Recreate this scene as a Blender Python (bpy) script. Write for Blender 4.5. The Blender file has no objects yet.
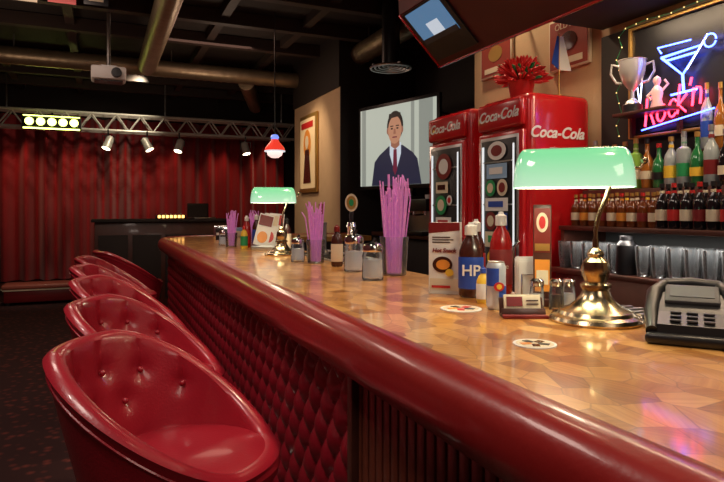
import bpy, bmesh, math, random
from mathutils import Matrix, Vector, Euler
random.seed(7)
R=math.radians
scene=bpy.context.scene
scene.view_settings.view_transform='Standard'

# ---------------------------------------------------------------- materials
def mat(name,col,rough=.5,metal=0,emit=None,es=0,var=.12,vscale=8,bump=0,bscale=60,coat=0,trans=0,alpha=1,sheen=0):
    m=bpy.data.materials.new(name); m.use_nodes=True
    nt=m.node_tree; p=nt.nodes['Principled BSDF']
    tc=nt.nodes.new('ShaderNodeTexCoord')
    n=nt.nodes.new('ShaderNodeTexNoise'); n.inputs['Scale'].default_value=vscale; n.inputs['Detail'].default_value=4
    nt.links.new(tc.outputs['Object'],n.inputs['Vector'])
    mx=nt.nodes.new('ShaderNodeMix'); mx.data_type='RGBA'
    mx.inputs['A'].default_value=(*[c*(1-var) for c in col],1)
    mx.inputs['B'].default_value=(*[min(1,c*(1+var)) for c in col],1)
    nt.links.new(n.outputs['Fac'],mx.inputs['Factor'])
    nt.links.new(mx.outputs['Result'],p.inputs['Base Color'])
    p.inputs['Roughness'].default_value=rough
    p.inputs['Metallic'].default_value=metal
    p.inputs['Coat Weight'].default_value=coat
    p.inputs['Coat Roughness'].default_value=.08
    p.inputs['Transmission Weight'].default_value=trans
    p.inputs['Alpha'].default_value=alpha
    p.inputs['Sheen Weight'].default_value=sheen
    if emit: 
        p.inputs['Emission Color'].default_value=(*emit,1); p.inputs['Emission Strength'].default_value=es
    if bump:
        nb=nt.nodes.new('ShaderNodeTexNoise'); nb.inputs['Scale'].default_value=bscale
        nt.links.new(tc.outputs['Object'],nb.inputs['Vector'])
        bp=nt.nodes.new('ShaderNodeBump'); bp.inputs['Strength'].default_value=bump; bp.inputs['Distance'].default_value=.01
        nt.links.new(nb.outputs['Fac'],bp.inputs['Height']); nt.links.new(bp.outputs['Normal'],p.inputs['Normal'])
    return m

def glassmat(name,col=(.95,.97,1),g=.25,milk=.0,edge=0.0):
    m=bpy.data.materials.new(name); m.use_nodes=True; nt=m.node_tree; nt.nodes.clear()
    o=nt.nodes.new('ShaderNodeOutputMaterial'); t=nt.nodes.new('ShaderNodeBsdfTransparent'); t.inputs[0].default_value=(*col,1)
    gl=nt.nodes.new('ShaderNodeBsdfGlossy'); gl.inputs['Roughness'].default_value=.06
    df=nt.nodes.new('ShaderNodeBsdfDiffuse'); df.inputs[0].default_value=(.85,.9,.95,1)
    l2=nt.nodes.new('ShaderNodeLayerWeight'); l2.inputs['Blend'].default_value=.35
    mt=nt.nodes.new('ShaderNodeMath'); mt.operation='MULTIPLY_ADD'; mt.inputs[1].default_value=edge; mt.inputs[2].default_value=milk; mt.use_clamp=True  # white diffuse mixed in, more at the edges, to brighten the glass
    nt.links.new(l2.outputs['Facing'],mt.inputs[0])
    mm=nt.nodes.new('ShaderNodeMixShader'); nt.links.new(mt.outputs[0],mm.inputs[0])
    nt.links.new(t.outputs[0],mm.inputs[1]); nt.links.new(df.outputs[0],mm.inputs[2])
    lw=nt.nodes.new('ShaderNodeLayerWeight'); lw.inputs['Blend'].default_value=g
    mx=nt.nodes.new('ShaderNodeMixShader')
    nt.links.new(lw.outputs['Fresnel'],mx.inputs[0]); nt.links.new(mm.outputs[0],mx.inputs[1]); nt.links.new(gl.outputs[0],mx.inputs[2])
    nt.links.new(mx.outputs[0],o.inputs[0]); return m

def parquet():
    m=bpy.data.materials.new('parquet_varnish'); m.use_nodes=True; nt=m.node_tree; p=nt.nodes['Principled BSDF']
    L=nt.links.new
    tc=nt.nodes.new('ShaderNodeTexCoord'); mp=nt.nodes.new('ShaderNodeMapping'); mp.inputs['Rotation'].default_value=(0,0,R(38)); mp.inputs['Scale'].default_value=(1.25,.85,1)
    L(tc.outputs['Object'],mp.inputs['Vector'])
    v=nt.nodes.new('ShaderNodeTexVoronoi'); v.voronoi_dimensions='2D'; v.distance='EUCLIDEAN'; v.inputs['Scale'].default_value=15; v.inputs['Randomness'].default_value=.9
    L(mp.outputs[0],v.inputs['Vector'])
    ve=nt.nodes.new('ShaderNodeTexVoronoi'); ve.voronoi_dimensions='2D'; ve.feature='DISTANCE_TO_EDGE'; ve.inputs['Scale'].default_value=15; ve.inputs['Randomness'].default_value=.9
    L(mp.outputs[0],ve.inputs['Vector'])
    sp=nt.nodes.new('ShaderNodeSeparateColor'); L(v.outputs['Color'],sp.inputs[0])
    vr=nt.nodes.new('ShaderNodeVectorRotate'); vr.rotation_type='Z_AXIS'
    ml=nt.nodes.new('ShaderNodeMath'); ml.operation='MULTIPLY'; ml.inputs[1].default_value=6.28
    L(sp.outputs[1],ml.inputs[0]); L(ml.outputs[0],vr.inputs['Angle']); L(mp.outputs[0],vr.inputs['Vector'])
    m2=nt.nodes.new('ShaderNodeMapping'); m2.inputs['Scale'].default_value=(6,110,6); L(vr.outputs[0],m2.inputs['Vector'])
    n=nt.nodes.new('ShaderNodeTexNoise'); n.inputs['Scale'].default_value=1; n.inputs['Detail'].default_value=5; L(m2.outputs[0],n.inputs['Vector'])
    m3=nt.nodes.new('ShaderNodeMath'); m3.operation='MULTIPLY_ADD'; m3.inputs[1].default_value=.75; m3.inputs[2].default_value=-.2; L(sp.outputs[0],m3.inputs[0])
    ad=nt.nodes.new('ShaderNodeMath'); ad.operation='MULTIPLY_ADD'; ad.inputs[1].default_value=.75; L(n.outputs['Fac'],ad.inputs[0]); L(m3.outputs[0],ad.inputs[2])
    cr=nt.nodes.new('ShaderNodeValToRGB'); e=cr.color_ramp.elements
    e[0].position=.08; e[0].color=(.30,.10,.018,1); e[1].position=.95; e[1].color=(.80,.43,.13,1)
    x=e.new(.5); x.color=(.56,.245,.055,1)
    L(ad.outputs[0],cr.inputs[0])
    er=nt.nodes.new('ShaderNodeMapRange'); er.inputs['From Max'].default_value=.03; er.inputs['To Min'].default_value=.62; L(ve.outputs['Distance'],er.inputs['Value'])
    mu=nt.nodes.new('ShaderNodeMix'); mu.data_type='RGBA'; mu.blend_type='MULTIPLY'; mu.inputs['Factor'].default_value=1
    L(cr.outputs[0],mu.inputs['A']); L(er.outputs[0],mu.inputs['B']); L(mu.outputs['Result'],p.inputs['Base Color'])
    p.inputs['Roughness'].default_value=.3; p.inputs['Coat Weight'].default_value=.7; p.inputs['Coat Roughness'].default_value=.08
    return m

def carpet():
    m=bpy.data.materials.new('carpet'); m.use_nodes=True; nt=m.node_tree; p=nt.nodes['Principled BSDF']; L=nt.links.new
    tc=nt.nodes.new('ShaderNodeTexCoord'); v=nt.nodes.new('ShaderNodeTexVoronoi'); v.inputs['Scale'].default_value=14
    L(tc.outputs['Object'],v.inputs['Vector'])
    cr=nt.nodes.new('ShaderNodeValToRGB'); e=cr.color_ramp.elements; e[0].position=.1; e[0].color=(.16,.03,.022,1); e[1].position=.4; e[1].color=(.035,.008,.008,1)
    L(v.outputs['Distance'],cr.inputs[0]); L(cr.outputs[0],p.inputs['Base Color']); p.inputs['Roughness'].default_value=.95
    return m

leather=mat('red_leather',(.38,.013,.028),.32,bump=.08,bscale=160,var=.12,vscale=5,coat=.4)
rail_l=mat('rail_leather',(.27,.012,.012),.32,bump=.06,bscale=60,coat=.35,var=.15)
quiltm=mat('quilted_vinyl',(.24,.008,.018),.32,bump=.06,coat=.35)
woodd=mat('dark_wood',(.075,.022,.014),.4,var=.4,vscale=20,coat=.2)
slatm=mat('mahogany_slat',(.14,.035,.018),.4,var=.4,vscale=25,coat=.2)
black=mat('black_plastic',(.012,.012,.014),.35)
darkm=mat('dark_paint',(.02,.014,.013),.7)
ceilm=mat('ceiling_paint',(.025,.019,.017),.8,var=.4)
beamm=mat('beam_paint',(.04,.026,.022),.6)
beige=mat('beige_plaster',(.58,.41,.24),.8,var=.08,bump=.1)
marwall=mat('maroon_plaster',(.12,.02,.02),.7)
chrome=mat('chrome',(.75,.75,.75),.15,1)
silver=mat('polished_silver',(.82,.82,.82),.22,.65)
steel=mat('brushed_steel',(.5,.5,.5),.35,1)
trussm=mat('truss_aluminium',(.75,.72,.66),.4,.3)
brass=mat('antique_brass',(.50,.40,.25),.22,1,var=.2)
ductm=mat('duct_metal',(.38,.30,.20),.40,.75,var=.3)
curtm=mat('velvet',(.32,.009,.016),.8,sheen=.4,var=.25,vscale=3)
fred=mat('fridge_red',(.50,.01,.014),.22,coat=.6,var=.05)
dred=mat('casing_red',(.20,.012,.014),.4,var=.2)
dredm=mat('dark_red_casing',(.09,.01,.01),.45,var=.2)
white=mat('white_print',(.8,.79,.76),.45,var=.03)
sugarm=mat('sugar',(.85,.84,.8),.7,emit=(1,.95,.85),es=.08)  # slight emission put in to brighten the sugar inside the jars
whitee=mat('backlit_white',(.8,.8,.8),.4,emit=(.85,.95,1),es=.7)
glassd=glassmat('thick_glass',(.95,.97,.98),.35,.03,.25)
pint=glassmat('pint_glass',(.96,.98,.99),.4,.05,.55)
purple=mat('purple_straw',(.66,.26,.58),.35,emit=(.62,.2,.5),es=.16,var=.3,vscale=60)  # low emission put into the colour to brighten the straws
redp=mat('red_print',(.55,.02,.02),.4)
bluep=mat('blue_print',(.02,.07,.4),.4)
lbluep=mat('light_blue_print',(.3,.5,.75),.35)
silverp=mat('silver_print',(.6,.65,.75),.3,.5)
yellowp=mat('yellow_print',(.85,.55,.05),.4)
greenp=mat('green_print',(.02,.3,.1),.4)
orangep=mat('orange_print',(.75,.28,.04),.4)
brownp=mat('brown_sauce',(.06,.015,.01),.25,coat=.4)
ketch=mat('ketchup_red',(.40,.01,.01),.25,coat=.4)
creamp=mat('cream_print',(.72,.62,.45),.5)
goldp=mat('gold',(.6,.36,.10),.35,.7)
gkey=mat('grey_key',(.06,.06,.065),.5)
gscr=mat('grey_screen',(.09,.10,.105),.6)

# ---------------------------------------------------------------- builder
class B:
    def __init__(s): s.v=[];s.f=[];s.fm=[];s.fs=[];s.m=[]
    def mi(s,m):
        if m not in s.m: s.m.append(m)
        return s.m.index(m)
    def add(s,vs,fs,m,M=None,smooth=True):
        o=len(s.v)
        for v in vs:
            v=Vector(v)
            if M is not None: v=M@v
            s.v.append(v)
        k=s.mi(m)
        for f in fs: s.f.append([i+o for i in f]); s.fm.append(k); s.fs.append(smooth)
    def lathe(s,prof,loc,m,seg=28,M=None,sx=1,sy=1):
        T=Matrix.Translation(Vector(loc))
        if M is not None: T=T@M
        vs=[];fs=[]
        for r,z in prof:
            for i in range(seg):
                a=2*math.pi*i/seg; vs.append((r*math.cos(a)*sx,r*math.sin(a)*sy,z))
        n=len(prof)
        for j in range(n-1):
            for i in range(seg):
                i2=(i+1)%seg; fs.append([j*seg+i,j*seg+i2,(j+1)*seg+i2,(j+1)*seg+i])
        if prof[0][0]>1e-4: fs.append([i for i in range(seg)][::-1])
        if prof[-1][0]>1e-4: fs.append([(n-1)*seg+i for i in range(seg)])
        s.add(vs,fs,m,T)
    def box(s,c,size,m,bev=0,M=None,rz=0,seg=2):
        bm=bmesh.new(); bmesh.ops.create_cube(bm,size=1)
        for v in bm.verts: v.co=Vector((v.co.x*size[0],v.co.y*size[1],v.co.z*size[2]))
        if bev: bmesh.ops.bevel(bm,geom=bm.edges[:],offset=bev,segments=seg,profile=.5,affect='EDGES')
        bm.verts.index_update()
        T=Matrix.Translation(Vector(c))@Matrix.Rotation(rz,4,'Z')
        if M is not None: T=M@T
        s.add([v.co.copy() for v in bm.verts],[[v.index for v in f.verts] for f in bm.faces],m,T,bool(bev)); bm.free()
    def tube(s,pts,r,m,seg=8,closed=False,M=None):
        P=[Vector(p) for p in pts]; n=len(P); vs=[];fs=[]
        rr=r if isinstance(r,(list,tuple)) else [r]*n
        pn=None
        for i in range(n):
            if closed: t=P[(i+1)%n]-P[i-1]
            else: t=P[min(i+1,n-1)]-P[max(i-1,0)]
            t.normalize()
            if pn is None:
                pn=t.orthogonal().normalized()
            else:
                pn=(pn-t*pn.dot(t)); 
                pn=pn.normalized() if pn.length>1e-6 else t.orthogonal().normalized()
            bn=t.cross(pn)
            for k in range(seg):
                a=2*math.pi*k/seg; vs.append(P[i]+(pn*math.cos(a)+bn*math.sin(a))*rr[i])
        for i in range(n if closed else n-1):
            j=(i+1)%n
            for k in range(seg):
                k2=(k+1)%seg; fs.append([i*seg+k,i*seg+k2,j*seg+k2,j*seg+k])
        if not closed:
            fs.append([k for k in range(seg)][::-1]); fs.append([(n-1)*seg+k for k in range(seg)])
        s.add(vs,fs,m,M)
    def poly(s,pts,y,m,M=None,th=.0015):
        n=len(pts); vs=[(x,y,z) for x,z in pts]+[(x,y+th,z) for x,z in pts]
        fs=[list(range(n)),list(range(n,2*n))[::-1]]+[[i,(i+1)%n,(i+1)%n+n,i+n] for i in range(n)]
        s.add(vs,fs,m,M,False)
    def ell(s,cx,cz,rx,rz,y,m,M=None,n=28,th=.0015):
        s.poly([(cx+rx*math.cos(2*math.pi*i/n),cz+rz*math.sin(2*math.pi*i/n)) for i in range(n)],y,m,M,th)
    def rect(s,x0,z0,x1,z1,y,m,M=None,th=.0015): s.poly([(x0,z0),(x1,z0),(x1,z1),(x0,z1)],y,m,M,th)
    def ball(s,c,r,m,sz=1,seg=14):
        s.lathe([(max(1e-5,r*math.sin(math.pi*i/8)),-r*sz*math.cos(math.pi*i/8)) for i in range(9)],c,m,seg)
    def done(s,name,loc=(0,0,0),rz=0,parent=None):
        me=bpy.data.meshes.new(name); me.from_pydata([tuple(v) for v in s.v],[],s.f); 
        for m in s.m: me.materials.append(m)
        for p,k,sm in zip(me.polygons,s.fm,s.fs): p.material_index=k; p.use_smooth=sm
        bm=bmesh.new(); bm.from_mesh(me); bmesh.ops.recalc_face_normals(bm,faces=bm.faces[:])
        for e in bm.edges:
            if len(e.link_faces)==2 and e.calc_face_angle(0)>.6: e.smooth=False
        bm.to_mesh(me); bm.free()
        o=bpy.data.objects.new(name,me); scene.collection.objects.link(o); o.location=loc; o.rotation_euler=(0,0,rz)
        if parent: o.parent=parent
        return o

def text(s,size,m,parent,loc,rot,shear=0,ext=.001,bold=0,name='lettering',ax='CENTER'):
    c=bpy.data.curves.new(name,'FONT'); c.body=s; c.size=size; c.extrude=ext; c.shear=shear; c.offset=bold; c.align_x=ax; c.align_y='CENTER'
    t=bpy.data.objects.new(name,c); scene.collection.objects.link(t)
    bpy.context.view_layer.update()
    me=bpy.data.meshes.new_from_object(t.evaluated_get(bpy.context.evaluated_depsgraph_get()))
    bpy.data.objects.remove(t)
    me.materials.clear(); me.materials.append(m)
    o=bpy.data.objects.new(name,me); scene.collection.objects.link(o); o.parent=parent; o.location=loc; o.rotation_euler=rot
    return o

CT=1.12   # counter top height
# ---------------------------------------------------------------- room
def slab(name,c,size,m):
    b=B(); b.box((0,0,0),size,m); return b.done(name,c)
slab('floor',(.6,4.5,-.05),(6.4,14.4,.1),carpet())
slab('ceiling',(.6,4.5,3.55),(6.4,14.4,.1),ceilm)
slab('wall_left',(-1.95,4.5,1.75),(.1,14,3.5),marwall)
slab('wall_back',(.6,11.65,1.75),(6.2,.1,3.5),darkm)
slab('wall_front',(.6,-2.45,1.75),(6.2,.1,3.5),marwall)
slab('wall_right',(3.65,4.5,1.75),(.1,14,3.5),darkm)
slab('wall_backbar',(2.95,.6,1.75),(1.0,6.0,3.5),beige)
slab('wall_pillar',(3.1,7.5,1.425),(1.0,1.8,2.85),beige)
slab('wall_pillar_top',(3.09,7.5,3.175),(1.02,1.84,.65),darkm)
slab('wall_pillar_panel',(3.1,6.585,1.425),(1.0,.02,2.85),darkm)

# ceiling beams
b=B()
for y in [4.6,5.5,6.4,7.3,8.9,9.8,10.7]: b.box((.6,y,3.42),(6.2,.1,.14),beamm)
for x in [-1.2,-.3,1.2,2.1]: b.box((x,7.5,3.46),(.09,8,.1),beamm)
b.done('ceiling_beams')
def duct(name,p0,p1,r):
    b=B(); P0=Vector(p0);P1=Vector(p1); L=(P1-P0).length; n=int(L/.035); pts=[];rr=[]
    for i in range(n+1):
        pts.append(P0.lerp(P1,i/n)); rr.append(r*(1.0 if i%3 else 1.035))
    b.tube(pts,rr,ductm,20)
    for k in range(3):
        q=P0.lerp(P1,(k+.5)/3); b.tube([q+Vector((0,0,r)),Vector((q.x,q.y,3.5))],.008,steel,6)
    return b.done(name)
duct('ventilation_duct',(-1.85,8.25,3.24),(3.58,8.25,3.24),.105)
duct('ventilation_duct',(.55,4.6,3.22),(.55,8.1,3.22),.11)
duct('ventilation_duct',(2.85,4.6,3.25),(2.85,8.05,3.25),.12)
duct('ventilation_duct',(1.9,8.45,3.2),(2.5,10.4,3.2),.11)
duct('ventilation_duct',(-.75,4.6,3.28),(-1.2,8.0,3.28),.09)

b=B()
for r in (.2,.16,.12,.08,.04): b.tube([(r*math.cos(a*.2618),r*math.sin(a*.2618),-.01*(r/.05)) for a in range(24)],.011,steel,6,closed=True)
b.lathe([(.09,0),(.09,.66)],(0,0,0),black); b.box((0,0,-.02),(.4,.015,.01),steel); b.box((0,0,-.02),(.015,.4,.01),steel)
b.done('ceiling_air_diffuser',(2.65,5.35,2.84))

# curtain
b=B(); nx=520;nz=14;vs=[];fs=[]
x0,x1=-1.85,3.3
for i in range(nx+1):
    x=x0+(x1-x0)*i/nx
    ph=2*math.pi*x/.27+1.5*math.sin(x*2.3)
    for j in range(nz+1):
        t=j/nz; z=.22+2.75*t
        y=11.38+.13*math.sin(ph+.25*math.sin(3*t))*(1-.2*t)*(.75+.25*math.sin(x*5.1))+.02*math.sin(ph*.43+t)
        vs.append((x,y,z))
for i in range(nx):
    for j in range(nz):
        a=i*(nz+1)+j; fs.append([a,a+nz+1,a+nz+2,a+1])
b.add(vs,fs,curtm); b.done('stage_curtain')
b=B(); b.box((0,0,0),(5.0,1.0,.2),woodd); b.box((0,-.515,.085),(5.0,.03,.03),creamp)
b.done('stage_platform',(.7,11.05-.06,.1))
# upholstered bench in front of the stage
b=B(); b.box((0,0,.14),(.95,.36,.2),dred,.02); b.box((0,0,.27),(1.0,.42,.07),mat('bench_cushion',(.45,.12,.08),.45,coat=.2),.025,seg=3); b.box((0,-.19,.225),(.97,.02,.02),creamp)
for sx in (-.42,.42):
    for sy in (-.14,.14): b.box((sx,sy,.02),(.04,.04,.04),black)
b.done('upholstered_bench',(-.80,10.15,0))

# truss
b=B(); X0,X1=-1.6,3.2
for y,z in ((0,0),(0,.26),(.22,.26),(.22,0)): b.tube([(X0,y,z),(X1,y,z)],.024,trussm,8)
n=26
for i in range(n):
    xa=X0+(X1-X0)*i/n; xb=X0+(X1-X0)*(i+1)/n
    za,zb=(0,.26) if i%2 else (.26,0)
    b.tube([(xa,0,za),(xb,0,zb)],.013,trussm,6); b.tube([(xa,.22,za),(xb,.22,zb)],.012,trussm,6); b.tube([(xa,0,.26),(xa,.22,.26)],.01,trussm,6)
for x in (-1.3,1,3): b.tube([(x,.11,.26),(x,.11,.85)],.012,steel,6)
b.done('lighting_truss',(0,10.4,2.66))
neonY=mat('lamp_glow_yellow',(1,.9,.3),.5,emit=(.85,1,.2),es=5)
b=B(); b.box((0,0,0),(.80,.16,.2),black,.02)
for k in range(5): b.lathe([(.055,0),(.06,.01),(0.001,.012)],(-.30+.15*k,-.08,.01),neonY,16,M=Matrix.Rotation(R(90),4,'X'))
b.box((0,-.085,-.09),(.76,.02,.02),neonY); b.box((0,-.085,.095),(.76,.02,.012),neonY)
b.tube([(0,0,.1),(0,.02,.16)],.015,black)
b.done('stage_light_bar',(-.66,10.2,2.70))
glow=mat('lamp_glow_white',(1,1,1),.5,emit=(1,.85,.6),es=8)
def stage_spot(x,a):
    b=B(); M=Matrix.Rotation(R(-15),4,'X')@Matrix.Rotation(R(a),4,'Y')
    b.lathe([(.03,.13),(.06,.1),(.068,-.08),(.075,-.09)],(0,0,0),trussm,18,M=M)
    b.lathe([(.001,-.092),(.062,-.093)],(0,0,0),glow,18,M=M)
    b.tube([(-.085,0,0),(-.085,0,.12),(.085,0,.12),(.085,0,0)],.009,black,6); b.tube([(0,0,.12),(0,.0,.22)],.012,black,6)
    b.done('stage_spotlight',(x,10.28,2.44))
for x,a in ((.12,20),(.70,-25),(1.2,15),(2.3,-10)): stage_spot(x,a)

# dj booth
b=B(); b.box((0,0,0),(1.8,.6,1.22),woodd,.01); b.box((0,-.02,.63),(1.88,.7,.04),darkm,.005)
for k in range(4): b.box((-.66+.44*k,-.31,-.02),(.38,.02,.9),darkm,.005)
b.done('dj_booth',(.83,9.3,.61))
amb=mat('amber_led',(1,.5,.1),.5,emit=(1,.5,.12),es=4)
b=B(); b.box((0,0,.03),(.42,.2,.06),black,.008)
for k in range(7): b.box((-.17+.055*k,-.1,.035),(.035,.01,.04),amb)
for k in range(5): b.lathe([(.01,0),(.01,.02)],(-.14+.07*k,.02,.06),steel,10)
b.done('dj_mixer',(.95,9.15,1.26))
b=B(); b.box((0,0,.01),(.34,.24,.02),steel,.004); b.box((0,.13,.12),(.34,.015,.22),black,.004); b.box((0,.121,.12),(.3,.004,.18),darkm)
b.done('laptop',(1.4,9.2,1.26),.3)

b=B(); b.box((0,0,.62),(.5,.04,.8),black,.01); b.rect(-.22,.26,.22,.98,-.025,mat('sign_blue',(.08,.14,.22),.5)); b.rect(-.16,.5,.16,.8,-.028,creamp)
for sx in (-.2,.2):
    for sy in (-.1,.1): b.tube([(sx,0,.22),(sx,sy,0)],.015,black)
b.done('easel_sign',(-1.55,9.9,0),.15)

# ceiling projector + banners + pendant
b=B(); b.box((0,0,0),(.32,.26,.13),white,.02); b.lathe([(.05,0),(.045,.04),(.001,.042)],(.07,-.13,0),black,18,M=Matrix.Rotation(R(90),4,'X'))
b.tube([(0,0,.05),(0,0,.76)],.018,steel); b.box((0,0,.07),(.14,.14,.02),steel); b.box((0,0,-.07),(.26,.18,.015),black)
b.done('ceiling_projector',(.08,6.5,2.74))
def flag(x,y,z,w,h,c1,c2):
    b=B(); b.rect(-w/2,-h,w/2,0,0,c1); b.rect(-w*.3,-h*.8,w*.3,-h*.2,-.003,c2); b.tube([(-w/2,0,0),(w/2,0,0)],.008,black); b.tube([(0,0,0),(0,0,3.5-z)],.003,black)
    b.done('hanging_banner',(x,y,z))
flag(-.62,5.8,3.36,.26,.20,creamp,black); flag(-.3,5.8,3.36,.22,.18,redp,creamp); flag(-.03,5.8,3.36,.2,.16,black,creamp)
rg=mat('pendant_red_glass',(.6,.03,.03),.3,emit=(1,.06,.03),es=.8); bg=mat('pendant_blue_glass',(.1,.2,.8),.3,emit=(.2,.3,1),es=1.2)
b=B(); b.lathe([(.02,.13),(.035,.12),(.05,.09),(.10,.03),(.108,-.0),(.100,-.0),(.05,.07)],(0,0,0),rg,28); b.lathe([(.109,.0),(.110,-.012),(.1,-.014)],(0,0,0),whitee,24); b.lathe([(.085,-.012),(.075,-.05),(.04,-.075),(.001,-.08)],(0,0,0),mat('pendant_bulb',(1,1,1),.4,emit=(1,.6,.55),es=1.3),24); b.lathe([(.036,.12),(.045,.14),(.03,.165),(.015,.17)],(0,0,0),bg,20)
b.tube([(0,0,.17),(0,0,1.46)],.006,black,6)
b.done('pendant_lamp',(1.70,6.2,2.02))

pm=mat('poster_cream',(.75,.6,.38),.5,emit=(.8,.5,.2),es=.2)
b=B(); b.box((0,0,0),(.72,.03,1.05),goldp,.008); b.rect(-.31,-.47,.31,.47,-.02,pm)
b.ell(0,.12,.15,.2,-.024,orangep); b.poly([(-.16,-.4),(.16,-.4),(.08,.05),(-.08,.05)],-.026,brownp); b.rect(-.24,.34,.24,.42,-.026,redp); b.ell(0,.15,.07,.09,-.028,creamp)
b.done('framed_poster',(2.58,7.7,2.15),R(-90))

# projection screen
e_bg=mat('screen_bg',(.1,.1,.1),.5,emit=(.42,.45,.38),es=1.0,var=.02); e_p=mat('screen_panel',(.1,.1,.1),.5,emit=(.22,.24,.21),es=1.0)
e_suit=mat('screen_suit',(.02,.02,.03),.5,emit=(.012,.014,.035),es=1); e_sh=mat('screen_shirt',(.1,.1,.1),.5,emit=(.5,.55,.62),es=1)
e_tie=mat('screen_tie',(.05,.01,.02),.5,emit=(.12,.01,.03),es=1); e_sk=mat('screen_skin',(.1,.1,.1),.5,emit=(.42,.19,.11),es=1); e_h=mat('screen_hair',(.01,.01,.01),.5,emit=(.015,.011,.01),es=1)
e_sk2=mat('screen_skin_shade',(.1,.1,.1),.5,emit=(.26,.10,.06),es=1)
b=B(); b.box((0,.02,0),(1.3,.04,.95),black,.008); b.rect(-.61,-.435,.61,.435,-.003,e_bg)
for x,w_ in ((-.58,.07),(.24,.05),(.36,.2)): b.rect(x,-.435,x+w_,.435,-.005,e_p)
cx=.0
b.poly([(cx-.40,-.434),(cx-.35,-.17),(cx-.27,-.1),(cx-.11,-.01),(cx+.11,-.01),(cx+.27,-.1),(cx+.34,-.17),(cx+.40,-.434)],-.008,e_suit)
b.poly([(cx-.09,.02),(cx+.09,.02),(cx+.09,-.1),(cx,-.32),(cx-.09,-.1)],-.011,e_sh)
b.poly([(cx-.025,-.05),(cx+.025,-.05),(cx+.035,-.27),(cx,-.33),(cx-.035,-.27)],-.014,e_tie)
b.poly([(cx-.065,.1),(cx+.065,.1),(cx+.07,-.01),(cx,-.05),(cx-.07,-.01)],-.013,e_sk2)
b.ell(cx,.2,.13,.165,-.015,e_h); b.ell(cx,.16,.108,.15,-.018,e_sk); b.ell(cx-.115,.155,.018,.036,-.017,e_sk2); b.ell(cx+.115,.155,.018,.036,-.017,e_sk2)
b.poly([(cx-.11,.24),(cx-.06,.29),(cx+.07,.3),(cx+.115,.25),(cx+.09,.34),(cx-.09,.34)],-.02,e_h)
for s_ in (-1,1): b.ell(cx+.045*s_,.175,.018,.009,-.021,e_h,n=12); b.rect(cx+.045*s_-.025,.197,cx+.045*s_+.025,.208,-.021,e_h)
b.poly([(cx-.012,.17),(cx+.012,.17),(cx+.02,.115),(cx-.02,.115)],-.021,e_sk2); b.rect(cx-.035,.075,cx+.035,.088,-.021,e_tie)
b.tube([(-.5,.03,.3),(-.5,.80,.3)],.012,black,6); b.tube([(.5,.03,.3),(.5,.54,.3)],.012,black,6)
b.done('projection_screen',(2.93,5.79,2.095),R(-75))

b=B(); b.box((0,0,.55),(.55,2.6,1.1),darkm,.01); b.box((-.02,0,1.12),(.6,2.64,.04),woodd,.005)
b.done('service_counter',(3.2,5.0,0))
b=B(); b.box((0,0,.18),(.32,.45,.36),steel,.02); b.box((-.14,0,.3),(.14,.45,.12),black,.01); b.box((-.15,0,.02),(.2,.42,.04),black,.005)
for y in (-.12,.12): b.lathe([(.03,.2),(.03,.24)],(-.15,y,0),chrome,16); b.tube([(-.15,y,.21),(-.27,y,.2)],.01,black,8)
for k in range(4): b.lathe([(.025,0),(.032,.05),(.03,.05)],(.03,-.15+.1*k,.36),white,14)
b.done('espresso_machine',(3.1,5.3,1.14))
b=B(); b.box((0,0,.2),(.3,.5,.4),darkm,.02); b.box((-.155,-.05,.2),(.01,.34,.3),gscr,.004); b.box((-.16,.19,.2),(.015,.06,.3),steel,.004)
for k in range(3): b.lathe([(.03,0),(.035,.09),(.033,.09)],(0,-.15+.12*k,.4),[white,orangep,creamp][k],14)
b.done('microwave_oven',(3.1,5.95,1.14))

# ---------------------------------------------------------------- BAR
path=[(.58,-.7+.3*i) for i in range(22)]; path=[p for p in path if p[1]<5.88]
c=(1.10,5.90); r=.52
path.append((.58,5.9))
for i in range(1,17):
    a=math.pi-(math.pi/2)*i/16; path.append((c[0]+r*math.cos(a),c[1]+r*math.sin(a)))
path+= [(1.6,6.42),(2.1,6.42),(2.62,6.42)]
def path_n(i):
    a=Vector(path[max(i-1,0)]); d=Vector(path[min(i+1,len(path)-1)])-a; d.normalize(); return Vector((-d.y,d.x))
def sweep(b,prof,m,a0=0,a1=None,close=True):
    a1=a1 or len(path); idx=list(range(a0,a1)); k=len(prof); vs=[];fs=[]
    for i in idx:
        n=path_n(i); p=Vector(path[i])
        for o,z in prof: q=p+n*o; vs.append((q.x,q.y,z))
    for i in range(len(idx)-1):
        for j in range(k if close else k-1):
            j2=(j+1)%k; fs.append([i*k+j,i*k+j2,(i+1)*k+j2,(i+1)*k+j])
    if close: fs.append(list(range(k))); fs.append([(len(idx)-1)*k+j for j in range(k)][::-1])
    b.add(vs,fs,m)
bar=bpy.data.objects.new('bar_counter',None); scene.collection.objects.link(bar)
b=B(); inner=[(2.62,5.75),(1.4,5.75),(1.25,5.6),(1.25,-.7)]
out=path+inner; n=len(out)
vs=[(x,y,CT) for x,y in out]+[(x,y,CT-.05) for x,y in out]
b.add(vs,[list(range(n)),list(range(n,2*n))[::-1]]+[[i,(i+1)%n,(i+1)%n+n,i+n] for i in range(n)],parquet(),None,False)
b.done('parquet_top',parent=bar)
b=B(); sweep(b,[(-.012,1.115),(-.006,1.122),(.012,1.127),(.034,1.127),(.055,1.119),(.07,1.105),(.08,1.085),(.083,1.06),(.078,1.033),(.064,1.012),(.042,1.0),(.01,.997),(-.01,1.0)],rail_l); b.done('padded_rail',parent=bar)
b=B(); W_,H_=.105,.15
def q(s,z):
    a=s/W_+z/H_; c_=s/W_-z/H_
    return .032*(abs(math.sin(math.pi*a/1))*abs(math.sin(math.pi*c_/1)))**.5
pts=[];s=0
pp=[Vector((.58,1.42))]+[Vector(p) for p in path if p[1]>1.42]
nn=[Vector((-1,0))]+[path_n(i) for i,p in enumerate(path) if p[1]>1.42]
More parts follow.
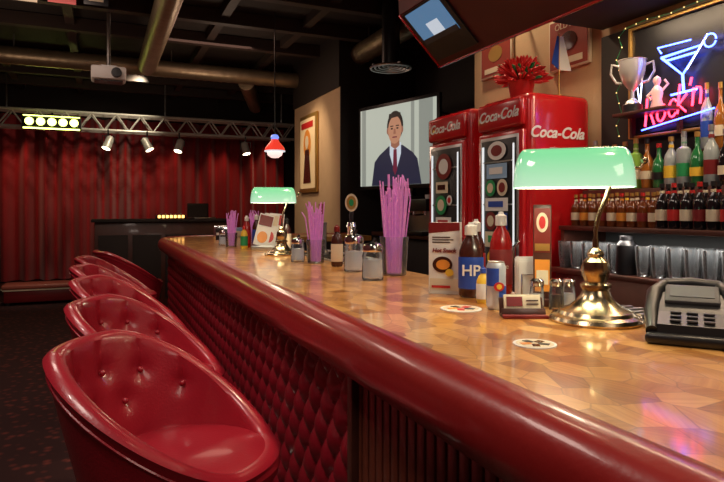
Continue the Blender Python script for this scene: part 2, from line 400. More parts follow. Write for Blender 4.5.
for i in range(len(pp)-1):
    L=(pp[i+1]-pp[i]).length; k=max(1,int(L/.0085))
    for j in range(k):
        t=j/k; pts.append((s+L*t,pp[i].lerp(pp[i+1],t),nn[i].lerp(nn[i+1],t).normalized()))
    s+=L
zs=[.1+.0095*j for j in range(96)]; vs=[];fs=[];k=len(zs)
for s_,p,nv in pts:
    for z in zs:
        o=-.035+q(s_,z); qv=p+nv*o; vs.append((qv.x,qv.y,z))
for i in range(len(pts)-1):
    for j in range(k-1): fs.append([i*k+j,(i+1)*k+j,(i+1)*k+j+1,i*k+j+1])
b.add(vs,fs,quiltm); b.done('quilted_panel',parent=bar)
b=B(); sweep(b,[(-.02,0),(-.02,.1),(-.04,.1),(-.04,0)],darkm)
y=-.7
while y<1.40:
    b.box((.612,y+.02,.56),(.022,.034,.92),slatm,.006); y+=.04
b.box((.63,.36,.5),(.02,2.12,.99),darkm)
b.box((.6,1.41,.55),(.04,.03,.9),woodd,.004)
b.done('wood_slat_front',parent=bar)
b=B(); b.box((1.2,2.5,.53),(.04,6.3,1.06),darkm); b.box((.92,2.5,.5),(.58,6.3,.03),darkm); b.box((1.92,5.8,.53),(1.4,.04,1.06),darkm); b.done('bar_back_panel',parent=bar)
b=B(); b.tube([(.44,-.6,.22),(.44,5.6,.22)],.02,brass,12)
for y in (0,1.5,3,4.5,5.5): b.tube([(.44,y,.22),(.6,y,.22)],.012,brass)
b.done('foot_rail',parent=bar)
b=B(); b.box((0,0,.006),(.13,1.0,.012),steel,.003)
for k in range(32): b.box((0,-.48+.031*k,.014),(.115,.012,.006),black)
b.tube([(.07,-.5,.03),(.07,.5,.03)],.006,steel); 
for y in (-.5,0,.5): b.tube([(.07,y,0),(.07,y,.03)],.005,steel)
b.done('drip_tray',(1.165,2.95,CT))
b=B(); b.box((0,0,.005),(.10,.34,.01),black,.003)
for k in range(10): b.box((0,-.155+.035*k,.012),(.09,.012,.006),steel)
b.done('bar_mat',(1.255,1.02,CT))
b=B(); b.box((0,0,0),(.16,.5,.03),darkm); b.done('service_ledge',(1.29,1.02,1.105),parent=bar)

# ---------------------------------------------------------------- CHAIRS
def bar_chair(x,y,face):
    b=B(); N=120
    def rim(th):
        A=math.degrees(abs((th+math.pi)%(2*math.pi)-math.pi)); t=min(1,max(0,(A-34)/(150-34))); t=t*t*(3-2*t)*.6+t*.4
        return .80+.262*t
    def ro(z): return .185+.10*(max(0,(z-.6))/.45)**.75
    btn=[(math.pi+a,z) for a,z in ((-1.2,.90),(-.72,.95),(-.24,.965),(.24,.965),(.72,.95),(1.2,.90),(-.48,.88),(0,.885),(.48,.88))]
    vs=[];fs=[];K=0
    for i in range(N):
        th=2*math.pi*i/N; zr=rim(th); col=[(.03,.585),(.12,.59),(.165,.597)]
        for j in range(10): z=.61+(zr-.03-.61)*j/9; col.append((ro(z),z))
        R0=ro(zr); tk=.022
        for j in range(1,7):
            a=math.pi*j/7; col.append((R0-tk+(tk+.004)*math.cos(a),zr-.022+.024*math.sin(a)))
        for j in range(20):
            z=zr-.03-(zr-.03-.74)*j/19; rr=ro(z)-2*tk
            for bt,bz in btn:
                da=((th-bt+math.pi)%(2*math.pi)-math.pi)*.24
                rr+=.013*math.exp(-(da**2+(z-bz)**2)/.0006)
                if bz>.895 and z>bz: rr+=.007*math.exp(-da**2/.00008)
            col.append((rr,z))
        K=len(col)
        for r_,z in col:
            off=-.03*(z-.6)/.47; vs.append((r_*math.cos(th)+off,r_*math.sin(th)*1.02,z))
    for i in range(N):
        i2=(i+1)%N
        for j in range(K-1): fs.append([i*K+j,i2*K+j,i2*K+j+1,i*K+j+1])
    b.add(vs,fs,leather)
    for bt,bz in btn:
        r_=ro(bz)-.036; off=-.03*(bz-.6)/.47; b.ball((r_*math.cos(bt)+off,r_*math.sin(bt)*1.02,bz),.008,leather)
    b.lathe([(.001,.72),(.19,.725),(.206,.745),(.211,.768),(.203,.787),(.18,.798),(.1,.806),(.001,.808)],(.008,0,0),leather,48,sx=1.06)
    b.tube([(.205*math.cos(a*math.pi/24)*1.06+.008,.205*math.sin(a*math.pi/24),.783) for a in range(48)],.004,leather,6,closed=True)
    pt=[]
    for i in range(N):
        th=2*math.pi*i/N; z=rim(th)-.04; off=-.03*(z-.6)/.47; r_=ro(z)+.001; pt.append((r_*math.cos(th)+off,r_*math.sin(th)*1.02,z))
    b.tube(pt,.0035,leather,6,closed=True)
    b.lathe([(.22,0),(.22,.012),(.1,.03),(.035,.05),(.03,.08),(.03,.585),(.1,.59)],(0,0,0),chrome,32)
    b.tube([(.17*math.cos(a*math.pi/16),.17*math.sin(a*math.pi/16),.3) for a in range(32)],.011,chrome,8,closed=True)
    for a in (0,2.09,4.19): b.tube([(0.02*math.cos(a),0.02*math.sin(a),.3),(.17*math.cos(a),.17*math.sin(a),.3)],.008,chrome,6)
    b.done('bar_chair',(x,y,0),face)
bar_chair(.195,1.53,R(-30))
bar_chair(.20,2.30,R(-28))
bar_chair(.18,3.10,R(-24))
bar_chair(.15,3.85,R(-15))
bar_chair(.15,4.60,R(-10))
bar_chair(.26,5.35,R(15))

# ---------------------------------------------------------------- lamps on the counter
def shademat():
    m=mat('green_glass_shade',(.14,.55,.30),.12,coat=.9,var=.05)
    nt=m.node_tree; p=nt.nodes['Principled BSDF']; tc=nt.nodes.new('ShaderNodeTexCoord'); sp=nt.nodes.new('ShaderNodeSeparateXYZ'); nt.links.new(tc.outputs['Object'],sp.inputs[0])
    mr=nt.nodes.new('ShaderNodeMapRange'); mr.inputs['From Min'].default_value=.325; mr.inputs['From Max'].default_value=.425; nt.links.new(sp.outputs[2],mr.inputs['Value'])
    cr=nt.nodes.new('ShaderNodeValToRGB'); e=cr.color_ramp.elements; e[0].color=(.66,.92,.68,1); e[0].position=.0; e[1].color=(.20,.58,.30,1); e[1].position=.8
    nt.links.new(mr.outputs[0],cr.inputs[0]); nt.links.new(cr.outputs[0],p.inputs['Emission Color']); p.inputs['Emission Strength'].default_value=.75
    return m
shade_g=shademat()
shade_w=mat('shade_inner_white',(.9,.95,.85),.4,emit=(.9,1,.75),es=2.0)
def bankers_lamp(x,y,sc,face,pw):
    b=B(); SX=-.052
    b.lathe([(.107,0),(.109,.006),(.104,.014),(.09,.019),(.085,.027),(.062,.036),(.045,.05),(.034,.066),(.03,.076),(.036,.083),(.036,.09),(.026,.096),(.03,.108),(.034,.125),(.03,.145),(.017,.156),(.02,.163),(.017,.17),(.008,.178),(.007,.2)],(0,0,0),brass,40)
    b.tube([(0,0,.19),(.0,0,.22),(.008,0,.26),(.024,0,.30),(.033,0,.335),(.034,0,.36)],.0055,brass,10)
    b.tube([(.034,0,.36),(.06,0,.372),(.10,0,.37),(.107,0,.385)],.004,brass,8)
    b.ball((.108,0,.388),.009,brass); b.ball((.034,0,.345),.011,brass)
    def shell(off,m):
        vs=[];fs=[];nu=36;nv=20
        for j in range(nv+1):
            t=j/nv
            zz=.325+(.098+off)*math.sin(t*math.pi/2)
            k=math.cos(t*math.pi/2)**.8
            lx=(.108+off)+(.034)*k; ly=.012*(1-t)+(.058+off)*k+.001
            for i in range(nu*2):
                a=math.pi*i/nu; ca,sa=math.cos(a),math.sin(a)
                vs.append((SX+lx*math.copysign(abs(ca)**.38,ca)*(1 if t<.999 else .98),ly*math.copysign(abs(sa)**.7,sa),zz))
        n2=nu*2
        for j in range(nv):
            for i in range(n2): fs.append([j*n2+i,j*n2+(i+1)%n2,(j+1)*n2+(i+1)%n2,(j+1)*n2+i])
        b.add(vs,fs,m)
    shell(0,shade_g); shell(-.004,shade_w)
    b.lathe([(.012,0),(.015,.06),(.001,.075)],(-.01,0,.345),glow,14,M=Matrix.Rotation(R(-90),4,'Y')@Matrix.Scale(.8,4))
    o=b.done('bankers_lamp',(x,y,CT),face); o.scale=(sc,sc,sc)
    l=bpy.data.lights.new('lamp_bulb','POINT'); l.energy=pw; l.color=(1,.85,.6); l.shadow_soft_size=.03
    lo=bpy.data.objects.new('lamp_bulb',l); scene.collection.objects.link(lo); lo.parent=o; lo.location=(-.09,0,.33)
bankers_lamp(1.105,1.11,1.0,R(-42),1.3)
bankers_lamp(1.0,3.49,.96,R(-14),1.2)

# ---------------------------------------------------------------- counter items
def coaster(x,y,r,c1):
    b=B(); b.lathe([(r,0),(r,.0022),(.001,.0022)],(0,0,0),white,32); b.lathe([(r*.86,.0022),(r*.86,.0026),(.001,.0026)],(0,0,0),creamp,32)
    for k in range(5):
        a=k*1.25; b.box((r*.42*math.cos(a),r*.42*math.sin(a),.003),(r*.5,r*.34,.001),[c1,black,orangep][k%3],rz=a)
    b.done('beer_coaster',(x,y,CT),.4)
coaster(.902,1.391,.056,redp); coaster(.80,.965,.043,brownp)

def faceang(x,y): return -math.atan2(x,y)
b=B(); b.box((0,0,.115),(.1,.055,.23),white,.002); b.poly([(-.05,.195),(.05,.205),(.05,.23),(-.05,.23)],-.029,dred)
b.rect(-.046,.012,.046,.05,-.029,creamp); b.ell(-.005,.095,.032,.026,-.031,brownp); b.ell(-.003,.095,.022,.016,-.033,orangep); b.ell(.018,.07,.013,.012,-.035,yellowp); b.rect(-.04,.02,.02,.028,-.031,redp)
for k in range(3): b.rect(-.038,.165+.008*k,.02+.01*(k%2),.168+.008*k,-.03,brownp)
o=b.done('food_carton',(1.03,1.68,CT),faceang(1.03,1.68)-.15)
text('Hot Snack',.018,dred,o,(0,-.031,.14),(R(90),0,0),.2,bold=.0006)

def sauce(name,x,y,h,r,body,lab,cap,txt=None,tm=None,flat=.75):
    b=B()
    b.lathe([(r*.85,0),(r,.008),(r,h*.5),(r*.96,h*.62),(r*.7,h*.74),(r*.42,h*.8),(r*.4,h*.84)],(0,0,0),body,32,sy=flat)
    b.lathe([(r*1.02,h*.12),(r*1.03,h*.13),(r*1.03,h*.52),(r*1.0,h*.54)],(0,0,0),lab,32,sy=flat)
    b.lathe([(r*.5,h*.83),(r*.52,h*.84),(r*.5,h*.95),(r*.25,h*.97),(r*.2,h),(.001,h)],(0,0,0),cap,24)
    o=b.done(name,(x,y,CT),faceang(x,y))
    if txt: text(txt,h*.2,tm,o,(0,-r*flat*1.05-.001,h*.36),(R(90),0,0),bold=.0008)
    return o
sauce('brown_sauce_bottle',1.055,1.57,.232,.038,brownp,bluep,white,'HP',white)
o=sauce('ketchup_bottle',1.19,1.60,.265,.036,ketch,mat('label_maroon',(.25,.03,.03),.4),white)
text('sauce',.022,creamp,o,(0,-.030,.09),(R(90),0,0))
sauce('ketchup_bottle',1.135,1.66,.24,.03,brownp,redp,white)
sauce('mustard_bottle',1.02,1.455,.105,.02,yellowp,white,bluep,None)
b=B(); b.lathe([(.02,0),(.0245,.005),(.0265,.012),(.0265,.115),(.022,.127)],(0,0,0),silverp,28); b.lathe([(.022,.127),(.0225,.13),(.02,.128),(.001,.128)],(0,0,0),steel,28)
for k in range(4):
    a0=k*math.pi/2
    vs=[];n=6
    z0,z1=(.015,.065) if k%2 else (.065,.113)
    for i in range(n+1):
        a=a0+(math.pi/2)*i/n; vs+= [(.0268*math.cos(a),.0268*math.sin(a),z0),(.0268*math.cos(a),.0268*math.sin(a),z1)]
    b.add(vs,[[2*i,2*i+2,2*i+3,2*i+1] for i in range(n)],bluep)
b.ell(0,.064,.014,.012,-.0285,redp,th=.003); b.ell(0,.064,.007,.007,-.0295,yellowp)
b.done('energy_drink_can',(.99,1.353,CT),faceang(.99,1.353)+.3)
b=B(); b.box((0,.012,.004),(.11,.06,.008),woodd,.002); Mt=Matrix.Rotation(R(-18),4,'X')
b.box((0,.028,.03),(.11,.012,.052),woodd,.002,M=Mt); b.box((0,.014,.033),(.092,.010,.055),creamp,.001,M=Mt); b.box((0,.004,.014),(.11,.008,.02),woodd,.002,M=Mt)
b.rect(-.04,.03,.0,.054,.007,dred,M=Mt); b.rect(.01,.034,.04,.037,.007,brownp,M=Mt); b.rect(.01,.043,.04,.046,.007,brownp,M=Mt)
b.box((0,-.01,.004),(.112,.02,.009),dred,.002)
b.done('business_card_holder',(.975,1.215,CT),faceang(.985,1.222)+.25)
b=B(); b.box((0,0,.01),(.06,.06,.02),woodd,.003); b.box((0,0,.15),(.05,.012,.27),woodd,.003)
b.rect(-.022,.15,.022,.275,-.008,mat('beer_label',(.2,.02,.015),.4)); b.ell(0,.235,.016,.028,-.010,creamp); b.ell(0,.235,.009,.018,-.012,redp); b.rect(-.02,.155,.02,.175,-.010,goldp); b.rect(-.02,.04,.02,.13,-.008,orangep); b.rect(-.016,.06,.016,.1,-.010,creamp)
b.done('beer_menu_stand',(1.15,1.355,CT),faceang(1.15,1.36))
b=B(); b.box((0,0,.006),(.1,.07,.012),chrome,.003)
for s_ in (-1,1): b.tube([(-.04,.03*s_,.01),(-.04,.03*s_,.08),(.04,.03*s_,.08),(.04,.03*s_,.01)],.003,chrome,6)
for k in range(9): b.box((random.uniform(-.004,.004),-.022+.0055*k,.065+.006*(k%3)),(.09,.003,.105),white,rz=random.uniform(-.04,.04))
b.done('napkin_holder',(1.185,1.44,CT),faceang(1.18,1.44)+.3)
def shaker(x,y,h,r,fill):
    b=B(); b.lathe([(r*.9,0),(r,.006),(r,h*.45),(r*.85,h*.78)],(0,0,0),glassd,24); b.lathe([(r*.8,.008),(r*.88,.012),(r*.86,h*.5),(.001,h*.52)],(0,0,0),fill,20)
    b.lathe([(r*.92,h*.76),(r*.94,h*.8),(r*.92,h*.92),(r*.55,h),(.001,h)],(0,0,0),chrome,24); b.done('shaker',(x,y,CT))
shaker(1.085,1.30,.085,.02,sugarm); shaker(1.13,1.275,.085,.02,brownp); shaker(1.185,1.29,.08,.02,sugarm)
def sugar(x,y,h,r):
    b=B(); b.lathe([(r*.92,0),(r,.008),(r,h*.3),(r*.94,h*.5),(r,h*.62),(r*.86,h*.74)],(0,0,0),glassd,28); b.lathe([(r*.85,.01),(r*.9,.014),(r*.86,h*.52),(.001,h*.55)],(0,0,0),sugarm,24)
    b.lathe([(r*.9,h*.73),(r*.93,h*.75),(r*.93,h*.84),(r*.8,h*.92),(r*.3,h*.97),(.001,h*.97)],(0,0,0),chrome,28); b.tube([(0,0,h*.95),(r*.25,0,h*1.08)],.006,chrome)
    b.done('sugar_dispenser',(x,y,CT))
sugar(.965,2.105,.15,.042); sugar(1.02,2.42,.17,.045); sugar(.945,3.0,.13,.036); sugar(.86,4.62,.12,.03)
def straws(x,y,h,r,n,spread):
    b=B(); hh=h*.38
    b.lathe([(r*.8,0),(r*.85,.006),(r,hh),(r*.95,hh),(r*.8,.008)],(0,0,0),glassd,28)
    for k in range(n):
        a=random.uniform(0,6.283); q_=math.sqrt(random.random())*r*.7; x0_,y0_=q_*math.cos(a),q_*math.sin(a)
        le=1+spread*random.random(); hz=h*random.uniform(.76,1.0); tx,ty=x0_*le*1.25,y0_*le*1.25
        if k%3==0:
            zb=hz*.88; dx,dy=random.uniform(-.02,.02),random.uniform(-.02,.02)
            b.tube([(x0_*.7,y0_*.7,.01),(tx,ty,zb),(tx+dx,ty+dy,hz)],.003,purple,6)
        else: b.tube([(x0_*.7,y0_*.7,.01),(tx,ty,hz)],.003,purple,6)
    b.done('straw_holder',(x,y,CT))
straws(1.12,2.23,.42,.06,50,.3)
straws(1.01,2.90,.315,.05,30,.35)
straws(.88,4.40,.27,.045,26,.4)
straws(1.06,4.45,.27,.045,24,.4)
b=B(); b.lathe([(.05,0),(.05,.012),(.022,.025),(.02,.16),(.026,.17),(.02,.19)],(0,0,0),chrome,24); b.tube([(0,0,.15),(0,-.06,.15),(0,-.075,.10)],.009,chrome,10)
b.lathe([(.008,.18),(.012,.23),(.008,.25)],(0,0,0),black,14); b.ell(0,.29,.032,.045,-.01,creamp,th=.02); b.ell(0,.29,.024,.034,-.012,goldp); b.ell(0,.29,.012,.018,-.014,greenp)
b.done('beer_tap',(1.165,2.80,CT+.017),faceang(1.19,2.62))
b=B(); b.lathe([(.045,0),(.045,.012),(.03,.03),(.03,.16),(.034,.18),(.001,.19)],(0,0,0),steel,24); b.tube([(0,0,.15),(0,-.06,.15),(0,-.07,.1)],.009,chrome,10); b.box((0,-.01,.24),(.03,.02,.1),dred,.005)
b.done('beer_tap',(1.165,3.25,CT+.017),faceang(1.18,3.1))
b=B()
for k in range(3):
    Mt=Matrix.Translation((-.05+.05*k,.015*k,0))@Matrix.Rotation(R(14-4*k),4,'Y')@Matrix.Rotation(R(-10),4,'X')
    b.box((0,0,.14),(.10,.004,.22),white,.001,M=Mt); b.rect(-.044,.17,.044,.24,-.005,[dred,creamp,redp][k],M=Mt); b.ell(0,.09,.034,.040,-.005,[orangep,redp,brownp][k],M=Mt)
b.box((0,.02,.015),(.2,.1,.03),steel,.005)
b.done('menu_card_stand',(1.03,3.97,CT),faceang(1.03,3.97))
sauce('ketchup_bottle',.97,4.3,.23,.03,ketch,redp,white); sauce('brown_sauce_bottle',1.03,4.25,.24,.03,brownp,bluep,white); sauce('mustard_bottle',.93,4.2,.16,.025,yellowp,greenp,redp)
sauce('brown_sauce_bottle',1.10,3.72,.22,.028,brownp,creamp,black); sauce('ketchup_bottle',1.04,2.68,.2,.028,brownp,creamp,dred)
b=B(); b.box((0,0,.07),(.13,.1,.14),chrome,.01); b.box((0,-.052,.07),(.09,.004,.09),black); b.box((0,-.056,.075),(.08,.004,.02),white)
b.done('napkin_dispenser',(.92,5.0,CT),-.2)
b=B(); b.box((0,0,.03),(.35,.25,.06),creamp,.01); b.box((0,0,.075),(.28,.2,.03),lbluep,.005); b.done('folded_towels',(1.25,6.1,CT),.1)

# card terminal: sloped base, raised cradle, grey screen, small keypad
b=B()
def wedge(pr,w,m,x0=0):
    n=len(pr); vs=[(x0-w/2,y,z) for y,z in pr]+[(x0+w/2,y,z) for y,z in pr]
    b.add(vs,[list(range(n)),list(range(n,2*n))[::-1]]+[[i,(i+1)%n,(i+1)%n+n,i+n] for i in range(n)],m,None,False)
b.box((0,0,.012),(.17,.235,.024),black,.010,seg=3)
wedge([(-.105,.02),(-.10,.040),(-.03,.056),(.06,.085),(.10,.092),(.118,.07),(.118,.02)],.125,black)
Mt=Matrix.Translation((0,.045,.0835))@Matrix.Rotation(R(18),4,'X')
b.box((0,0,.0),(.105,.085,.012),gkey,.004,M=Mt); b.box((0,.004,.0065),(.085,.055,.002),gscr,M=Mt)
for i in range(3):
    for j in range(3): b.box((-.03+.03*i,-.082+.022*j,.047+.005*j),(.02,.012,.004),gkey,.0015)
for s_ in (-1,1):
    b.tube([(s_*.072,-.10,.025),(s_*.077,-.02,.05),(s_*.074,.06,.082),(s_*.055,.115,.096)],[.012,.015,.017,.014],black,12)
b.tube([(-.055,.115,.096),(0,.125,.10),(.055,.115,.096)],.015,black,12)
b.done('card_payment_terminal',(1.15,.885,CT),R(-52))

# ---------------------------------------------------------------- fridges
cap_=[ketch,bluep,greenp,orangep,white]
def fridge(y,w,side):
    root=B(); H=2.0; D=.42
    root.box((0,D/2,H/2),(w,D,H),fred,.045,seg=4)
    root.box((0,-.012,H-.1),(w-.05,.04,.15),fred,.018,seg=3)
    root.box((0,-.008,1.05),(w-.05,.03,1.52),fred,.012)
    root.box((0,-.012,1.05),(w-.10,.032,1.48),steel,.01)
    root.box((0,-.014,1.05),(w-.13,.034,1.44),black,.004)
    root.box((-(w/2-.085),-.0185,1.05),(.018,.034,1.38),whitee,.004)
    root.box(((w/2-.085),-.0185,1.05),(.012,.034,1.38),whitee,.004)
    for k in range(6):
        z=.5+.23*k; root.box((0,-.034,z),(w-.19,.006,.008),steel)
    for k in range(2):
        for j in range(5): root.lathe([(.001,0),(.022,.002),(.024,.11),(.016,.14),(.001,.142)],(-(w-.24)/2+(w-.24)/4*j,-.034,.5+.23*k+.008),cap_[(j+k)%5],10,sy=.2)
    st=[('e',0,1.71,.08,.05,white,dred),('r',0.0,1.60,.09,.04,lbluep,white),('e',-.055,1.51,.045,.045,greenp,creamp),('e',.05,1.51,.045,.045,creamp,dred),
        ('r',0,1.42,.10,.035,white,bluep),('e',-.05,1.33,.05,.05,dred,creamp),('r',.055,1.33,.042,.045,bluep,white),('r',0,1.23,.10,.042,creamp,greenp),('e',0,1.13,.08,.05,yellowp,brownp),('r',0,1.0,.10,.06,white,dred)]
    if not side: st=[('e',0,1.66,.09,.08,dred,white),('r',-.02,1.53,.07,.035,creamp,brownp),('e',-.03,1.42,.065,.06,greenp,creamp),('e',.07,1.45,.03,.03,white,redp),('r',0,1.31,.09,.035,white,redp),('r',0,1.16,.10,.11,creamp,orangep),('e',0,.98,.06,.05,bluep,white)]
    for i,(k,a,z,rx,rz_,m,m2_) in enumerate(st):
        if k=='e': root.ell(a,z,rx,rz_,-.040-.0005*i,m); root.ell(a,z,rx*.6,rz_*.6,-.042-.0005*i,m2_)
        else: root.rect(a-rx,z-rz_,a+rx,z+rz_,-.040-.0005*i,m); root.rect(a-rx*.7,z-rz_*.4,a+rx*.6,z+rz_*.5,-.042-.0005*i,m2_)
    root.tube([(w/2-.045,-.03,.9),(w/2-.045,-.06,.93),(w/2-.045,-.06,1.2),(w/2-.045,-.03,1.23)],.009,chrome,8)
    o=root.done('drinks_fridge',(2.0,y,0),R(-90))
    text('Coca-Cola',.08,white,o,(0,-.034,H-.1),(R(90),0,0),.35,bold=.0015)
    if side:
        text('Coca-Cola',.082,white,o,(w/2+.002,D/2-.03,1.79),(R(90),0,R(90)),.35,bold=.002); text('enjoy',.03,white,o,(w/2+.002,D/2-.05,1.71),(R(90),0,R(90)),.2)
fridge(2.675,.44,True); fridge(3.22,.47,False)

# plant pot on fridge
b=B(); b.lathe([(.05,0),(.055,.005),(.075,.1),(.08,.105),(.07,.105),(.001,.09)],(0,0,0),redp,24)
petal=mat('red_petal',(.75,.04,.045),.5)
for k in range(260):
    a=random.uniform(0,6.28); e=random.uniform(.0,1.5); L=random.uniform(.12,.18)
    d=Vector((math.cos(a)*math.cos(e),math.sin(a)*math.cos(e),math.sin(e)*.95)); p=Vector((0,0,.1))
    b.tube([p,p+d*L*.5,p+d*L*.85,p+d*L+Vector((0,0,-.008))],[.002,.005,.010,.001],petal if k%7 else greenp,5)
b.done('potted_flower',(2.16,2.72,2.0))
b=B(); b.tube([(0,0,0),(0,0,-.34)],.004,goldp,6); b.lathe([(.02,0),(.02,.006),(.001,.006)],(0,0,-.34),goldp,12)
b.add([(0,-.002,-.02),(.02,-.01,-.02),(.075,-.012,-.2),(.0,-.002,-.2),(0,.0,-.02),(.02,-.008,-.02),(.075,-.01,-.2),(0,0,-.2)],[[0,1,2,3],[7,6,5,4],[0,4,5,1],[1,5,6,2],[2,6,7,3]],white,None,False)
b.add([(0,-.002,-.02),(-.02,-.01,-.02),(-.06,-.012,-.17),(.0,-.002,-.2),(0,.0,-.02),(-.02,-.008,-.02),(-.06,-.01,-.17),(0,0,-.2)],[[0,1,2,3],[7,6,5,4],[0,4,5,1],[1,5,6,2],[2,6,7,3]],bluep,None,False)
o=b.done('table_flag',(2.26,2.53,2.341))

# ---------------------------------------------------------------- back bar
backbar=bpy.data.objects.new('back_bar_shelving',None); scene.collection.objects.link(backbar)
b=B(); b.box((2.28,1.45,.54),(.32,1.9,1.08),woodd,.005)
for k in range(4): b.box((2.115,.75+.46*k,.5),(.015,.42,.85),darkm,.005); b.tube([(2.1,.6+.46*k,.7),(2.1,.6+.46*k,.85)],.006,chrome,6)
b.box((2.27,1.45,1.09),(.36,1.92,.025),woodd,.004)
b.box((2.29,1.45,1.30),(.3,1.9,.022),woodd,.003); b.box((2.37,1.45,1.40),(.14,1.9,.18),woodd,.003)
b.box((2.41,1.2,1.57),(.06,1.4,.16),woodd,.003)
b.box((2.437,1.45,1.7),(.015,1.9,1.2),darkm)
b.box((2.432,1.45,1.195),(.01,1.86,.18),gscr)
for y in (.52,1.1,2.38): b.box((2.29,y,1.2),(.28,.025,.2),woodd)
b.box((2.27,1.4,2.38),(.34,2.0,.08),darkm,.005)
b.box((2.35,2.03,1.845),(.15,.3,.015),woodd,.002); b.box((2.40,1.90,1.79),(.05,.012,.1),woodd); b.box((2.40,2.16,1.79),(.05,.012,.1),woodd)
b.done('shelf_unit',parent=backbar)
amber=mat('amber_glass',(.14,.035,.008),.08,coat=.6); greeng=mat('green_bottle_glass',(.02,.16,.05),.08,coat=.6); clearg=mat('clear_spirit',(.35,.4,.42),.08,coat=.6)
blueg=mat('blue_bottle_glass',(.03,.1,.4),.08,coat=.6); whis=mat('whisky',(.35,.12,.02),.08,coat=.6); yelg=mat('yellow_liqueur',(.6,.45,.06),.1,coat=.6); blkg=mat('black_bottle_glass',(.01,.008,.01),.06,coat=.6)
lg2=mat('lime_liqueur',(.25,.5,.08),.1,coat=.6)
def bottle(b,x,y,z,h,r,g,lab,cap,sh=0):
    if sh==0: pr=[(r*.9,0),(r,.005),(r,h*.55),(r*.85,h*.64),(r*.35,h*.76),(r*.3,h*.92)]
    elif sh==1: pr=[(r*.9,0),(r,.005),(r,h*.62),(r*.95,h*.68),(r*.4,h*.73),(r*.36,h*.9)]
    else: pr=[(r*.8,0),(r*.85,.005),(r*1.05,h*.4),(r*.8,h*.6),(r*.35,h*.7),(r*.32,h*.9)]
    b.lathe(pr,(x,y,z),g,16); b.lathe([(r*1.02,h*.18),(r*1.02,h*.42)],(x,y,z),lab,16)
    b.lathe([(r*.36,h*.9),(r*.4,h*.905),(r*.38,h),(.001,h)],(x,y,z),cap,12)
    if sh!=2: b.lathe([(r*.4,h*.78),(r*.36,h*.84)],(x,y,z),lab,12)
b=B(); y=.6
k=0
while y<2.36:
    if y>1.86: bottle(b,2.2,y,1.312,.155,.024,amber,[creamp,orangep,creamp,dred][k%4],[goldp,redp][k%2],0); bottle(b,2.262,y+.028,1.312,.16,.024,amber,[creamp,yellowp][k%2],goldp,0)
    else: bottle(b,2.18,y,1.312,.19,.026,blkg,[redp,creamp,dred,creamp][k%4],[redp,black][k%2],0); bottle(b,2.25,y+.028,1.312,.19,.026,blkg,[creamp,redp][k%2],black,0)
    y+=.058;k+=1
b.done('beer_bottle_row')
b=B(); y=.62;k=0
gs=[greeng,clearg,whis,greeng,yelg,lg2,whis,clearg,blkg]; ls=[creamp,creamp,yellowp,dred,greenp,black,goldp,bluep]
while y<2.38:
    bottle(b,2.335,y,1.492,random.uniform(.20,.26),.03,random.choice(gs),random.choice(ls),random.choice([redp,black,goldp,steel,greenp]),random.choice([0,0,1,2])); y+=.064;k+=1
b.done('liquor_bottle_row')
b=B(); y=.6
while y<1.82:
    bottle(b,2.405,y,1.652,random.uniform(.26,.31),.027,random.choice(gs),random.choice(ls),random.choice([redp,black,goldp,steel,greenp]),random.choice([0,1,2])); y+=.062
b.done('liquor_bottle_row')
b=B(); y=.7; k=0
while y<2.36:
    if not 1.93<y<2.02:
        for x in (2.15,2.26): 
            b.lathe([(.024,0),(.027,.004),(.033,.06),(.036,.13),(.0335,.13),(.03,.06),(.024,.012),(.001,.012)],(x,y+.02*(k%2),1.104),pint,20)
            k+=1
    y+=.079
b.done('beer_glass_row')
b=B(); b.lathe([(.045,0),(.048,.01),(.045,.13),(.03,.15),(.03,.17),(.001,.175)],(0,0,0),black,24); b.tube([(.045,0,.03),(.08,0,.05),(.08,0,.1),(.045,0,.13)],.007,black); b.done('coffee_thermos',(2.15,1.975,1.104))
b=B(); b.lathe([(.045,0),(.045,.03),(.04,.035)],(0,0,0),black,24); b.lathe([(.035,.035),(.03,.045),(.01,.06),(.009,.09),(.02,.1),(.045,.13),(.058,.17),(.062,.22),(.066,.222),(.058,.218),(.04,.13)],(0,0,0),silver,28)
for s_ in (-1,1): b.tube([(s_*.058,0,.2),(s_*.09,0,.21),(s_*.095,0,.17),(s_*.07,0,.13),(s_*.045,0,.125)],.006,silver,8)
o=b.done('trophy_cup',(2.32,2.10,1.853),R(-50)); o.scale=(1,1,1.12)
b=B(); pk=mat('pink_ceramic',(.85,.5,.5),.3,emit=(.8,.4,.45),es=.15)
b.lathe([(.026,0),(.028,.01),(.02,.04),(.026,.07),(.022,.09),(.010,.105),(.012,.11),(.018,.125),(.015,.14),(.001,.15)],(0,0,0),pk,20); b.tube([(.02,0,.08),(.045,0,.11),(.03,0,.13)],.006,pk); b.tube([(-.02,0,.08),(-.04,0,.06),(-.026,0,.04)],.006,pk)
b.done('figurine',(2.33,1.97,1.853),R(-50))

# neon sign with frame
nb=mat('neon_blue',(.1,.2,1),.4,emit=(.05,.10,1),es=11); nr=mat('neon_red',(1,.05,.1),.4,emit=(1,.03,.07),es=8); nw=mat('neon_white',(1,1,1),.4,emit=(.5,.6,1),es=6)
b=B()
b.box((0,.01,0),(1.1,.015,.5),black)
for s_ in (-1,1): b.box((s_*.56,0,0),(.02,.02,.53),goldp,.004); b.box((0,0,s_*.265),(1.14,.02,.015),goldp,.004)
def stroke(pts,m,r=.004): b.tube([(x,-.03,z) for x,z in pts],r,m,6)
ox=-.26;oz=-.10
stroke([(ox-.10,oz+.18),(ox+.10,oz+.19),(ox+.01,oz+.08),(ox-.10,oz+.18)],nb,.006); stroke([(ox+.01,oz+.08),(ox+.015,oz+.0)],nb,.006); stroke([(ox-.08,oz+.16),(ox+.08,oz+.165)],nb,.005); stroke([(ox+.03,oz+.1),(ox+.13,oz+.23)],nw,.0035)
